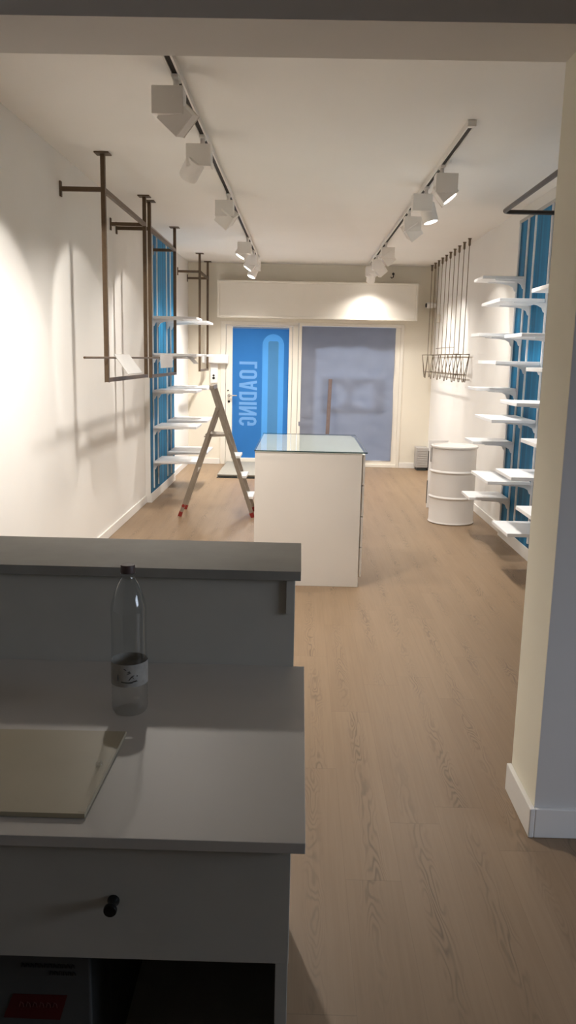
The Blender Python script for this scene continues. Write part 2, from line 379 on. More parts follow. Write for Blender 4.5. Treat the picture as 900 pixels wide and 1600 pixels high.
def stadium(x0, x1, z0, z1, n=14):
    r = (x1-x0)/2; cx = (x0+x1)/2; p = []
    for k in range(n+1):
        a = math.pi*k/n; p.append((cx+r*math.cos(a), z1-r+r*math.sin(a)))
    for k in range(n+1):
        a = math.pi+math.pi*k/n; p.append((cx+r*math.cos(a), z0+r+r*math.sin(a)))
    return p
def fill2d(loops, y):
    cu = bpy.data.curves.new('outline', 'CURVE'); cu.dimensions = '2D'; cu.fill_mode = 'BOTH'
    for pts in loops:
        s_ = cu.splines.new('POLY'); s_.points.add(len(pts)-1); s_.use_cyclic_u = True
        for p, q in zip(s_.points, pts): p.co = (q[0], q[1], 0, 1)
    o = bpy.data.objects.new('outline', cu); COL.objects.link(o); bpy.context.view_layer.update()
    me = bpy.data.meshes.new_from_object(o.evaluated_get(bpy.context.evaluated_depsgraph_get())); bpy.data.objects.remove(o)
    b = BM(); b.from_mesh(me); bpy.data.meshes.remove(me)
    bmesh.ops.transform(b, matrix=Matrix(((1, 0, 0, 0), (0, 0, 1, y), (0, 1, 0, 0), (0, 0, 0, 1))), verts=b.verts[:])
    return b
# loading-bar outline: a ring between two outlines
outer = stadium(-0.578, -0.262, 0.16, 1.915)
def inner_pts():
    x0, x1, z0, z1, r = -0.492, -0.343, 0.25, 1.815, 0.03; p = []
    n = 14
    for (cx, cz, a0) in ((x1-r, z1-r, 0), (x0+r, z1-r, math.pi/2), (x0+r, z0+r, math.pi), (x1-r, z0+r, 1.5*math.pi)):
        for k in range(n//2 + (1 if a0 in (math.pi/2, 1.5*math.pi) else 0)):
            a = a0+math.pi/2*k/(n//2 - 0); p.append((cx+r*math.cos(a), cz+r*math.sin(a)))
    return p
inner = inner_pts()
obj('loading_bar_outline', fill2d([outer, inner], YB+0.030), 'filmlight', leaf)
obj('loading_bar_empty_part', fill2d([inner], YB+0.030), 'filmgrey', leaf)
def letter_rects():
    # narrow grotesque capitals on a 4 x 10 grid, each a closed outline plus its counters (u along the word, v up)
    def rr(x0, y0, x1, y1, r, n=5):
        p = []
        for cx, cy, a in ((x1-r, y1-r, 0), (x0+r, y1-r, 90), (x0+r, y0+r, 180), (x1-r, y0+r, 270)):
            for k in range(n+1):
                t_ = math.radians(a+90*k/n); p.append((cx+r*math.cos(t_), cy+r*math.sin(t_)))
        return p
    G = {
     'L': (3.6, [[(0, 0), (3.6, 0), (3.6, 1.5), (1.5, 1.5), (1.5, 10), (0, 10)]]),
     'O': (4.6, [rr(0, 0, 4.6, 10, 2.0), rr(1.5, 1.5, 3.1, 8.5, 0.75)]),
     'A': (5.2, [[(0, 0), (1.5, 0), (1.85, 2.2), (3.35, 2.2), (3.7, 0), (5.2, 0), (3.55, 10), (1.65, 10)], [(2.05, 3.6), (3.15, 3.6), (2.6, 7.6)]]),
     'D': (4.6, [[(0, 0), (2.8, 0), (4.0, 0.5), (4.6, 1.9), (4.6, 8.1), (4.0, 9.5), (2.8, 10), (0, 10)], [(1.5, 1.5), (2.6, 1.5), (3.1, 2.2), (3.1, 7.8), (2.6, 8.5), (1.5, 8.5)]]),
     'I': (1.5, [[(0, 0), (1.5, 0), (1.5, 10), (0, 10)]]),
     'N': (4.8, [[(0, 0), (1.4, 0), (1.4, 6.2), (3.3, 0), (4.8, 0), (4.8, 10), (3.4, 10), (3.4, 3.9), (1.5, 10), (0, 10)]]),
     'G': (4.6, [[(4.6, 7.2), (4.6, 8.0), (4.0, 9.4), (2.6, 10), (2.0, 10), (0.6, 9.4), (0, 8.0), (0, 2.0), (0.6, 0.6), (2.0, 0), (2.6, 0), (4.0, 0.6), (4.6, 2.0), (4.6, 5.2), (2.4, 5.2), (2.4, 3.9), (3.1, 3.9), (3.1, 2.1), (2.6, 1.5), (2.0, 1.5), (1.5, 2.1), (1.5, 7.9), (2.0, 8.5), (2.6, 8.5), (3.1, 7.9), (3.1, 7.2)]]),
    }
    loops, x = [], 0.0
    for ch in 'LOADING':
        w_, ls_ = G[ch]
        loops += [[(x+u, v) for u, v in l] for l in ls_]; x += w_+0.85
    tot = x-0.85
    # the word runs downwards and is read from the street side
    return [[(-0.782-(v/10-0.5)*0.262, 1.047+0.468-u/tot*0.936) for u, v in l] for l in loops]
LET = letter_rects()
obj('blue_film', fill2d([[(-1.013, 0.10), (-0.192, 0.10), (-0.192, 1.988), (-1.013, 1.988)], outer] + LET, YB+0.030), 'film', leaf)
obj('loading_lettering', fill2d(LET, YB+0.030), 'filmtext', leaf)
b = BM(); disc(b, (-1.06, YB-0.004, 1.02), (0, 1, 0), 0.022, 20, 0.01); tube(b, [(-1.06, YB, 1.02), (-1.06, YB-0.045, 1.02)], 0.009); tube(b, [(-1.062, YB-0.045, 1.02), (-0.94, YB-0.045, 1.02)], 0.010)
obj('door_handle', b, 'chrome', leaf, True)
b = BM(); disc(b, (-1.06, YB-0.004, 0.93), (0, 1, 0), 0.018, 20, 0.01); disc(b, (-1.075, YB-0.004, 1.09), (0, 1, 0), 0.012, 20, 0.012)
obj('door_lock', b, 'black', leaf, True)

win = bpy.data.objects.new('window_1', None); COL.objects.link(win); win.location = (0.68, YB+0.06, 0); win['kind'] = 'structure'
WX0, WX1 = -0.05, DX1
b = BM(); frame_rect(b, WX0, WX1, 0.0, DZ, 0.045, YB-0.012, YB+0.10, 0.004); box(b, WX1-0.13, WX1-0.045, YB+0.01, YB+0.10, 0.045, DZ-0.045, 0.003)
box(b, WX0+0.045, WX1-0.13, YB+0.01, YB+0.1, 0.045, 0.10, 0.003)
obj('window_frame', b, 'frame', win)
obj('window_glass', box(BM(), WX0+0.045, WX1-0.13, YB+0.075, YB+0.081, 0.10, DZ-0.045), 'pane', win)
# shop-front sign panel with two bowl-shaped openings, stuck outside the glass
b = fill2d([[(0.30, 0.80), (1.22, 0.80), (1.22, 1.32), (0.30, 1.32)],
    [(0.36, 0.90)] + [(0.46+0.20*math.sin(math.pi*k/16), 1.06-0.17*math.cos(math.pi*k/16)) for k in range(17)] + [(0.36, 1.23)],
    [(1.04, 0.90), (1.04, 1.23)] + [(0.94-0.20*math.sin(math.pi*k/16), 1.06+0.17*math.cos(math.pi*k/16)) for k in range(17)]], YB+0.070)
obj('sign_vinyl', b, 'vinyl', win)

# the paper taped over the shop window
paper = thing('window_paper', 'wrinkled grey-blue paper sheets taped over the shop window', 'paper', (0.64, YB+0.02, 0.10))
def sheet(name, m, x0, x1, z0, z1, y, amp, seed, nx=44, nz=56, wavy=0.0, parent=None, wavy_bottom=0.0):
    b = BM(); g = []
    for j in range(nz+1):
        row = []
        for i in range(nx+1):
            u, v = i/nx, j/nz; x = x0+(x1-x0)*u; z = z0+(z1-z0)*v
            p = Vector((x*2.2+seed, z*2.2, seed))
            crease = abs(noise.noise(Vector((x*3.1+z*2.0+seed, z*4.6-x*1.5, 2.0))))
            d = amp*(noise.noise(p)*0.6+noise.noise(p*3.1)*0.35 - crease*1.1)
            z2 = z + wavy_bottom*(1-v)*noise.noise(Vector((x*3, seed, 0)))
            x2 = x + wavy*(1-abs(2*u-1))*0 + (wavy*u*noise.noise(Vector((seed, z*2, 1))))
            row.append(b.verts.new((x2, y+max(-0.03, min(0.012, d)), z2)))
        g.append(row)
    for j in range(nz):
        for i in range(nx): b.faces.new((g[j][i], g[j][i+1], g[j+1][i+1], g[j+1][i]))
    return obj(name, b, m, parent, True)
sheet('main_sheet', 'paper', -0.03, 1.352, 0.10, 2.035, YB+0.0, 0.020, 3.3, parent=paper, wavy=0.012, wavy_bottom=0.03)
sheet('top_sheet', 'sheet', -0.02, 1.34, 1.735, 2.03, YB+0.033, 0.010, 9.1, 40, 12, parent=paper, wavy_bottom=0.10)
sheet('side_sheet', 'sheet', -0.02, 0.20, 0.12, 1.76, YB+0.044, 0.008, 5.7, 10, 40, parent=paper, wavy=0.02)

# timber batten leaning on the papered window
tag(obj('timber_batten', bar(BM(), (0.385, 11.93, 0.0), (0.425, 12.045, 1.285), 0.05, 0.022, (0, 1, 0), 0.002), 'wood'),
    'thin wooden batten leaning upright against the papered shop window', 'batten')

# roller shutter box over the shop front
sb = thing('shutter_box', 'long white roller shutter box above the door and window', 'shutter box', (0.2, 11.98, 2.13))
obj('box_body', box(BM(), -1.20, 1.605, 11.87, YB-0.001, 2.135, 2.615, 0.006), 'box', sb)
b = BM(); frame_rect(b, -1.215, 1.62, 2.128, 2.640, 0.030, 11.855, 11.872, 0.004)
obj('edge_trim', b, 'frame', sb)

# ------------------------------------------------------------------ left hanging frames
def garment_frame(label, y0, y1, z_bot, x=-1.365):
    t = thing('clothes_rack', label, 'clothes rack', (x, (y0+y1)/2, z_bot), 'bronze hanging frames along the left wall')
    w = 0.029
    for y in (y0, y1):
        obj('post', bar(BM(), (x, y, z_bot-w/2), (x, y, ZC-0.008), w, w, bev=0.002), 'bronze', t)
        obj('ceiling_flange', box(BM(), x-0.05, x+0.05, y-0.05, y+0.05, ZC-0.009, ZC-0.0005, 0.002), 'bronze', t)
        xw = -1.601 if 8.70 < y < 10.38 else XL
        obj('wall_arm', bar(BM(), (xw+0.008, y, 2.667), (x-w/2, y, 2.667), w, w, bev=0.002), 'bronze', t)
        obj('wall_flange', box(BM(), xw+0.0005, xw+0.012, y-0.018, y+0.018, 2.667-0.05, 2.667+0.05, 0.002), 'bronze', t)
    obj('top_rail', bar(BM(), (x, y0+w/2, 2.667), (x, y1-w/2, 2.667), w, w, bev=0.002), 'bronze', t)
    obj('bottom_rail', bar(BM(), (x, y0+w/2, z_bot), (x, y1-w/2, z_bot), w, w, bev=0.002), 'bronze', t)
    return t
garment_frame('bronze clothes rack on the left wall, nearest and largest of the three', 5.78, 7.245, 1.398)
garment_frame('bronze clothes rack hanging in front of the left blue panel', 7.47, 8.92, 1.388)
garment_frame('bronze clothes rack farthest back, beside the shop door wall', 11.06, 11.98, 1.39)

rod = tube(BM(), [(-1.365+0.022, 5.1, 1.553), (-1.365+0.022, 10.5, 1.553)], 0.0075, 10)
tag(obj('display_rod', rod, 'bronze', None, True), 'thin horizontal rod running through the two nearer bronze frames', 'rod')

def display_plate(label, y0, y1, dx, dz, th=0.006):
    """folded plate hung over the rod: short hook lip and a face hanging down to the room"""
    x, z = -1.343, 1.553
    t = thing('display_plate', label, 'display plate', (x, (y0+y1)/2, z-dz), 'white plates clipped to the rod')
    f = Vector((dx, 0, -dz)).normalized(); n = Vector((-f.z, 0, f.x))*1.0
    top = Vector((x, 0, z)) - f*0.030 + Vector((0.012, 0, 0.0)); L = math.hypot(dx, dz)+0.030
    c = top + f*L/2
    obj('face', obox(BM(), (c.x, (y0+y1)/2, c.z), f, (0, 1, 0), n, L, y1-y0, th, 0.002), 'plate', t)
    b = BM(); tube(b, [(x+0.0, y0+0.06, z), (x+0.0, y1-0.06, z)], 0.0125, 10)
    obj('clip_sleeve', b, 'white', t, True)
    return t
display_plate('white tilted plate on the rod inside the nearest bronze frame', 5.93, 6.45, 0.085, 0.115)
display_plate('white upright plate on the rod before the left blue panel', 7.78, 8.50, 0.004, 0.095)
display_plate('small white tilted plate near the far end of the rod', 9.75, 10.15, 0.060, 0.065)

# ------------------------------------------------------------------ shelving
def shelf_rail(x, y, z0, z1, side, label, group):
    b = BM(); w = 0.018
    box(b, min(x, x+0.006*side), max(x, x+0.006*side), y-w/2, y+w/2, z0, z1)
    for s in (-1, 1): box(b, min(x, x+0.012*side), max(x, x+0.012*side), y+s*w/2-0.003, y+s*w/2+0.003, z0, z1)
    return tag(obj('shelf_rail', b, 'shelf'), label, 'shelf rail', group)
def wall_shelf(xw, depth, y0, y1, z, side, label, group, brk):
    xa, xb = xw+side*0.022, xw+side*depth
    t = thing('wall_shelf', label, 'shelf', ((xa+xb)/2, (y0+y1)/2, z), group)
    obj('board', box(BM(), min(xa, xb), max(xa, xb), y0, y1, z-0.026, z, 0.003), 'shelf', t)
    for yb in brk:
        b = BM(); L = depth*0.66
        pts = [(0.0, -0.026), (L, -0.026), (L, -0.034), (L*0.45, -0.040), (0.060, -0.048), (0.026, -0.066), (0.012, -0.098), (0.0, -0.104)]
        prism(b, pts, lambda u, v: Vector((xw+side*(0.0125+u), yb-0.005, z+v)), (0, 0.010, 0))
        obj('bracket', b, 'shelf', t)
    return t
XPL, XPR = -1.601, 1.868
gl, gr = 'white shelves on the left blue panel', 'white shelves on the right blue panel'
for i, y in enumerate((8.865, 9.14, 9.78, 10.06)):
    shelf_rail(XPL, y, 0.14, 2.84, 1, ['first', 'second', 'third', 'fourth'][i] + ' white slotted rail from the near edge of the left blue panel', 'slotted rails on the left blue panel')
names = ['lowest', 'second from the bottom', 'middle', 'second from the top', 'topmost']
for i, z in enumerate((0.445, 0.825, 1.212, 1.600, 1.985)):
    wall_shelf(XPL, 0.48, 8.80, 9.28, z, 1, f'white shelf on the left blue panel, {names[i]} of the nearer column', gl, (8.865, 9.14))
    wall_shelf(XPL, 0.49, 9.70, 10.34, z, 1, f'white shelf on the left blue panel, {names[i]} of the farther column', gl, (9.78, 10.06))
for i, y in enumerate((7.40, 7.13, 6.91, 6.465, 6.16, 5.80, 5.50, 5.15)):
    shelf_rail(XPR, y, 0.14, 2.76, -1, ['first', 'second', 'third', 'fourth', 'fifth', 'sixth', 'seventh', 'eighth'][i] + ' white slotted rail from the far edge of the right blue panel', 'slotted rails on the right blue panel')
for i, z in enumerate((0.405, 0.900, 1.360, 1.820, 2.290)):
    wall_shelf(XPR, 0.365, 7.10, 7.455, z, -1, f'white shelf on the right blue panel, {names[i]} of the farthest column', gr, (7.13, 7.40))
n4 = ['lowest', 'second from the bottom', 'third from the bottom', 'topmost']
for i, z in enumerate((0.645, 1.135, 1.588, 2.062)):
    wall_shelf(XPR, 0.365, 6.445, 7.09, z, -1, f'white shelf on right blue panel, {n4[i]} of the second farthest column', gr, (6.465, 6.91))
for i, z in enumerate((0.372, 0.780, 1.302, 1.780)):
    wall_shelf(XPR, 0.365, 5.74, 6.22, z, -1, f'white shelf half hidden behind the pillar, {n4[i]} of that column', gr, (5.80, 6.16))
for i, z in enumerate((0.607, 1.073, 1.548, 2.058)):
    wall_shelf(XPR, 0.365, 5.05, 5.57, z, -1, f'white shelf tip poking out beside the pillar, {n4[i]} of four', gr, (5.15, 5.50))

# dark U-shaped garment rail, upper right
b = BM(); xr, zr, r = 1.385, 2.61, 0.05
pts = [(XPR-0.004, 6.0, zr), (xr+r, 6.0, zr)] + [(xr+r-r*math.sin(a), 6.0-r+r*math.cos(a), zr) for a in [math.pi/2*k/6 for k in range(1, 7)]] + [(xr, 4.35, zr)] \
    + [(xr+r-r*math.cos(a), 4.3-r*math.sin(a)+0.0, zr) for a in [math.pi/2*k/6 for k in range(0, 7)]] + [(XPR-0.004, 4.25, zr)]
tube(b, pts, 0.0155, 12)
t = thing('garment_rail', 'dark U-shaped garment rail high on the right blue panel', 'garment rail', (1.6, 5.1, zr))
obj('bent_tube', b, 'darkrail', t, True)
for y in (6.0, 4.25): obj('wall_flange', disc(BM(), (XPR-0.004, y, zr), (1, 0, 0), 0.04, 24, 0.007), 'darkrail', t, True)

# ------------------------------------------------------------------ rope-hung wire basket
t = thing('hanging_basket', 'long zigzag wire basket hanging by ropes along the right wall', 'hanging basket', (1.80, 10.6, 1.33))
ys = [9.30+(11.90-9.30)*i/9 for i in range(10)]
for i, y in enumerate(ys):
    x = 1.80
    obj('rope', tube(BM(), [(x, y, 1.66), (x, y, ZC-0.05)], 0.0042, 8), 'rope', t, True)
    b = BM(); lathe(b, (x, y, ZC-0.085), [(0.004, 0), (0.013, 0.012), (0.013, 0.07), (0.020, 0.078), (0.020, 0.0845)], 14)
    obj('ceiling_hook', b, 'wire', t, True)
x0, x1, y0, y1 = 1.725, 1.872, 9.30, 11.90
b = BM(); tube(b, [(x0, y0, 1.66), (x1, y0, 1.66), (x1, y1, 1.66), (x0, y1, 1.66)], 0.0048, 8, True)
obj('rim_wire', b, 'wire', t, True)
b = BM(); e = 0.012; tube(b, [(x0+e, y0+0.06, 1.43), (x1-e, y0+0.06, 1.43), (x1-e, y1-0.06, 1.43), (x0+e, y1-0.06, 1.43)], 0.0045, 8, True)
obj('lower_wire', b, 'wire', t, True)
for xs in (x0, x1):
    b = BM(); n = 5; pts = []; dy = (y1-y0)/n; xi = xs + (0.012 if xs == x0 else -0.012)
    for k in range(n):
        pts += [(xs, y0+dy*k+0.01, 1.66), (xi, y0+dy*(k+0.46), 1.345), (xi, y0+dy*(k+0.54), 1.345)]
    pts.append((xs, y1, 1.66)); tube(b, pts, 0.0045, 6)
    obj('zigzag_wire', b, 'wire', t, False)
for ye in (y0, y1):
    b = BM(); pts = [(x0, ye, 1.66), (x0+0.035, ye, 1.35), (x0+0.045, ye, 1.35), ((x0+x1)/2, ye, 1.66), (x1-0.045, ye, 1.35), (x1-0.035, ye, 1.35), (x1, ye, 1.66)]
    tube(b, pts, 0.0045, 6); obj('end_wire', b, 'wire', t)
b = BM(); tube(b, [(1.80, 9.9, 1.745), (1.80, 11.2, 1.745)], 0.0045, 6); obj('upper_wire', b, 'wire', t, True)

# ------------------------------------------------------------------ track lighting
def track(x, y0, y1, label):
    t = thing('light_track', label, 'light track', (x, (y0+y1)/2, ZC-0.035), 'ceiling light tracks')
    b = BM(); w = 0.018; zt = ZC-0.033
    for s in (-1, 1): box(b, x+s*w-0.005, x+s*w+0.005, y0, y1, zt, ZC-0.0005)
    box(b, x-w, x+w, y0, y1, ZC-0.012, ZC-0.0005)
    obj('rail', b, 'track', t)
    obj('slot', box(BM(), x-w+0.006, x+w-0.006, y0+0.03, y1-0.03, zt+0.006, ZC-0.012), 'slot', t)
    for y in (y0, y1): obj('end_cap', box(BM(), x-0.025, x+0.025, y-0.012, y+0.03, zt-0.002, ZC-0.0005, 0.003), 'track', t)
    return t
XTL, XTR = -0.624, 0.917
track(XTL, 2.95, 11.3, 'white ceiling light track on the left side of the shop')
track(XTR, 4.88, 11.75, 'white ceiling light track on the right side of the shop')

def spot(label, x, y, bdx, hdx, hdz, aim, power=1.0, shape='cube', lit=True, bw=0.15, hs=0.118, size=None, group=None, blend=0.30, tilt=None, fill=None):
    """track spotlight: adapter, square gear box, tilting head with a round aperture facing its aim"""
    t = thing('track_spotlight', label, 'spotlight', (x, y, ZC-0.30), group)
    obj('adapter', box(BM(), x-0.016, x+0.016, y-0.05, y+0.05, ZC-0.046, ZC-0.030, 0.003), 'lamp', t)
    bx, bz = x+bdx, ZC-0.145
    b = BM(); tube(b, [(x, y, ZC-0.046), (x, y, ZC-0.083)], 0.014, 14); obj('stem', b, 'lamp', t, True)
    obj('gear_box', box(BM(), bx-bw/2, bx+bw/2, y-0.055, y+0.055, bz-0.0625, bz+0.0625, 0.004), 'lamp', t)
    hc = Vector((bx+hdx, y+0.02, bz+hdz)); aim = Vector(aim); d = (aim-hc).normalized()
    side = -1 if aim.x < x else 1
    ang = math.radians(tilt if tilt is not None else 45)
    # head turns about the depth axis first, then swings towards the aim
    dd = Vector((d.x, d.y, d.z))
    u = Vector((0, 1, 0)); u = (u - dd*u.dot(dd)).normalized(); s = dd.cross(u).normalized()
    if shape == 'cube':
        obj('head', obox(BM(), hc, s, u, dd, hs, hs, hs, 0.004), 'lamp', t)
        ap = hc+dd*(hs/2+0.0005); ar = hs*0.41
    else:
        b = BM(); tube(b, [hc-dd*hs*0.62, hc-dd*hs*0.58, hc+dd*hs*0.5, hc+dd*hs*0.56], [hs*0.44, hs*0.5, hs*0.5, hs*0.48], 28)
        obj('head', b, 'lamp', t, True); ap = hc+dd*(hs*0.56+0.0005); ar = hs*0.42
    b = BM(); disc(b, ap, dd, ar, 28, 0.003)
    obj('aperture', b, 'emit' if lit else 'reflector', t)
    if lit:
        l = bpy.data.lights.new('spot_beam', 'SPOT'); l.energy = SPOT*power; l.color = SPOT_COLOR
        l.spot_size = math.radians(size or 58); l.spot_blend = blend; l.shadow_soft_size = 0.035
        o = bpy.data.objects.new('spot_beam', l); COL.objects.link(o); o.parent = t
        o.location = ap + dd*0.04 - t.location
        o.rotation_euler = d.to_track_quat('-Z', 'Y').to_euler()
        l = bpy.data.lights.new('spot_fill', 'SPOT'); l.energy = FILL*power*(fill or 1.0); l.color = SPOT_COLOR  # wide downward light added at each lamp to lift the ambient level
        l.spot_size = math.radians(140); l.spot_blend = 1.0; l.shadow_soft_size = 0.05
        o = bpy.data.objects.new('spot_fill', l); COL.objects.link(o); o.parent = t
        o.location = ap + dd*0.05 - t.location
        o.rotation_euler = (d*0.08+Vector((0, 0, -1))).normalized().to_track_quat('-Z', 'Y').to_euler()
    return t
gL, gR = 'spotlights on the left track', 'spotlights on the right track'
o5 = ['nearest', 'second nearest', 'third nearest', 'fourth nearest', 'fifth nearest', 'farthest']
lab = lambda i, s: f'white cube spotlight on the {s} ceiling track, {o5[i]} to the camera'
spot(lab(0, 'left'), XTL, 4.15, -0.035, 0.042, -0.058, (XL, 4.60, 1.55), 1.0, 'cube', group=gL, fill=2.8)
spot('white spotlight with round tilted head, second on the left ceiling track', XTL, 5.20, -0.02, -0.045, -0.062, (XL, 6.35, 1.45), 1.0, 'round', group=gL)
spot(lab(2, 'left'), XTL, 6.95, -0.03, 0.015, -0.06, (XL, 8.0, 1.45), 1.0, 'cube', group=gL)
spot(lab(3, 'left'), XTL, 9.35, -0.035, -0.02, -0.035, (XPL, 9.15, 1.2), 1.0, 'cube', group=gL)
spot(lab(4, 'left'), XTL, 10.45, -0.02, -0.02, -0.05, (XL, 10.3, 1.3), 0.9, 'cube', group=gL, fill=2.0)
spot(lab(5, 'left'), XTL, 11.05, -0.02, -0.02, -0.08, (-1.5, 10.6, 0.6), 0.8, 'round', group=gL, fill=2.9)
spot(lab(0, 'right'), XTR, 5.85, 0.03, 0.0, -0.045, (XPR, 5.70, 1.55), 0.8, 'cube', group=gR)
spot('white spotlight with round tilted head, second on the right ceiling track', XTR, 6.55, -0.03, 0.06, -0.07, (1.6, 6.35, 0.3), 0.9, 'round', group=gR)
spot(lab(2, 'right'), XTR, 7.55, 0.03, 0.0, -0.045, (XR, 8.4, 1.5), 0.9, 'cube', group=gR)
spot(lab(3, 'right'), XTR, 9.55, 0.02, 0.0, -0.045, (XR, 10.2, 1.55), 1.0, 'cube', group=gR)
spot(lab(4, 'right'), XTR, 10.7, 0.02, 0.03, -0.06, (XR, 11.0, 1.6), 0.6, 'cube', group=gR, fill=2.4)
spot(lab(5, 'right'), XTR, 11.5, 0.0, 0.0, -0.07, (0.9, 11.95, 2.0), 0.18, 'round', group=gR, size=60, fill=3.5)

# ------------------------------------------------------------------ display block with glass top
t = thing('display_block', 'white block display table standing in the middle of the shop floor', 'display table', (0.07, 6.2, 0))
X0, X1, Y0, Y1, ZT = -0.305, 0.452, 5.55, 6.85, 0.945
b = BM(); box(b, X0, X1-0.022, Y0, Y1, 0.0, ZT, 0.002); obj('carcass', b, 'table', t)
for k in range(4):
    z0 = 0.07+k*0.218
    obj('drawer_front', box(BM(), X1-0.020, X1, Y0+0.012, Y1-0.012, z0, z0+0.212, 0.002), 'table', t)
g = thing('glass_sheet', 'clear greenish glass sheet lying on the white display block', 'glass', (0.07, 6.2, ZT))
obj('sheet', box(BM(), X0-0.004, X1+0.012, Y0-0.008, Y1+0.004, ZT+0.001, ZT+0.0095), 'glass', g)
b = BM(); frame_rect_h = [(X0-0.0045, X1+0.0125, Y0-0.0088, Y0-0.0078), (X0-0.0045, X1+0.0125, Y1+0.0038, Y1+0.0048)]
for (a, c, d, e) in frame_rect_h: box(b, a, c, d, e, ZT+0.001, ZT+0.0095)
box(b, X0-0.0048, X0-0.0038, Y0-0.0078, Y1+0.0038, ZT+0.001, ZT+0.0095); box(b, X1+0.0118, X1+0.0128, Y0-0.0078, Y1+0.0038, ZT+0.001, ZT+0.0095)
obj('dark_edge', b, 'gedge', g)

# ------------------------------------------------------------------ oil drum
c = (1.525, 8.03, 0.0); R = 0.222
t = thing('oil_drum', 'white steel drum standing by the right wall', 'drum', c)
prof = [(R-0.012, 0.0), (R, 0.004), (R+0.004, 0.010), (R, 0.018), (R-0.003, 0.03)]
for zb in (0.262, 0.515):
    prof += [(R-0.003, zb-0.016), (R+0.004, zb-0.008), (R+0.007, zb), (R+0.004, zb+0.008), (R-0.003, zb+0.016)]
prof += [(R-0.003, 0.745)]
obj('shell', lathe(BM(), c, prof, 56, True, True), 'drum', t, True)
prof = [(R-0.003, 0.7445), (R+0.006, 0.748), (R+0.009, 0.757), (R+0.006, 0.766), (R-0.004, 0.770), (R-0.010, 0.766), (R-0.014, 0.756), (0.02, 0.758)]
obj('lid', lathe(BM(), c, prof, 56, True, True), 'drum', t, True)
b = BM(); box(b, c[0]-R-0.012, c[0]-R+0.006, c[1]-0.02, c[1]+0.02, 0.60, 0.74, 0.003); obj('clamp', b, 'grey', t)
# board standing behind the drum
t = thing('leaning_board', 'narrow white board with black edge standing behind the white drum', 'board', (1.50, 8.75, 0))
obj('panel', bar(BM(), (1.50, 8.80, 0.001), (1.50, 8.80, 0.74), 0.20, 0.016, (0, 1, 0), 0.002), 'white', t)
b = BM(); box(b, 1.394, 1.400, 8.79, 8.81, 0.05, 0.30); box(b, 1.394, 1.400, 8.79, 8.81, 0.44, 0.62); obj('edge_strip', b, 'black', t)

# ------------------------------------------------------------------ folding ladder (seen from its side)
t = thing('step_ladder', 'open aluminium step ladder with red feet beside the left shelves', 'ladder', (-0.82, 8.17, 0))
YA, YC = 7.995, 8.345
ftop, fbot = (-0.872, 1.285), (-0.462, 0.03); rtop, rbot = (-0.812, 1.085), (-1.172, 0.03)
def on(a, b_, z): k = (z-b_[1])/(a[1]-b_[1]); return b_[0]+(a[0]-b_[0])*k
for Y in (YA, YC):
    sg = 1 if Y == YA else -1; dy = 0.010*sg; Yr = Y-0.022*sg
    obj('front_stile', bar(BM(), (fbot[0], Y, fbot[1]), (ftop[0], Y+dy, ftop[1]), 0.032, 0.020, (0, 1, 0), 0.003), 'alu', t)
    obj('rear_stile', bar(BM(), (rbot[0], Yr, rbot[1]), (rtop[0], Yr+dy*0.5, rtop[1]), 0.028, 0.018, (0, 1, 0), 0.003), 'alu', t)
    b = BM(); bar(b, (fbot[0]+0.013, Y, 0.001), (fbot[0]-0.008, Y, 0.050), 0.040, 0.026, (0, 1, 0), 0.004); obj('foot', b, 'red', t)
    b = BM(); bar(b, (rbot[0]-0.012, Yr, 0.001), (rbot[0]+0.006, Yr, 0.050), 0.036, 0.024, (0, 1, 0), 0.004); obj('foot', b, 'red', t)
    b = BM(); disc(b, (on(rtop, rbot, 0.110), Yr-0.012*sg, 0.110), (0, 1, 0), 0.016, 16, 0.008); obj('joint_cap', b, 'red', t)
    b = BM(); disc(b, (-0.815, Y-0.008*sg, 1.075), (0, 1, 0), 0.020, 18, 0.050); obj('hinge', b, 'alu', t, True)
    b = BM(); bar(b, (-0.945, Y+0.020*sg, 0.800), (-0.725, Y+0.020*sg, 0.812), 0.022, 0.012, (0, 0, 1), 0.002); obj('platform_strut', b, 'alu', t)
for z in (0.198, 0.405, 0.603):
    xs = on(ftop, fbot, z)
    obj('step', box(BM(), xs-0.030, xs+0.062, YA+0.013, YC-0.013, z-0.012, z+0.014, 0.004), 'white', t)
obj('platform', box(BM(), -0.935, -0.725, YA+0.03, YC-0.03, 0.806, 0.826, 0.004), 'alu', t)
obj('top_bar', bar(BM(), (ftop[0], YA-0.004, ftop[1]-0.005), (ftop[0], YC+0.004, ftop[1]-0.005), 0.045, 0.05, (0, 0, 1), 0.010), 'alu', t)
obj('rear_brace', bar(BM(), (on(rtop, rbot, 0.45), YA+0.03, 0.45), (on(rtop, rbot, 0.45), YC-0.03, 0.45), 0.03, 0.014, (0, 0, 1), 0.002), 'alu', t)

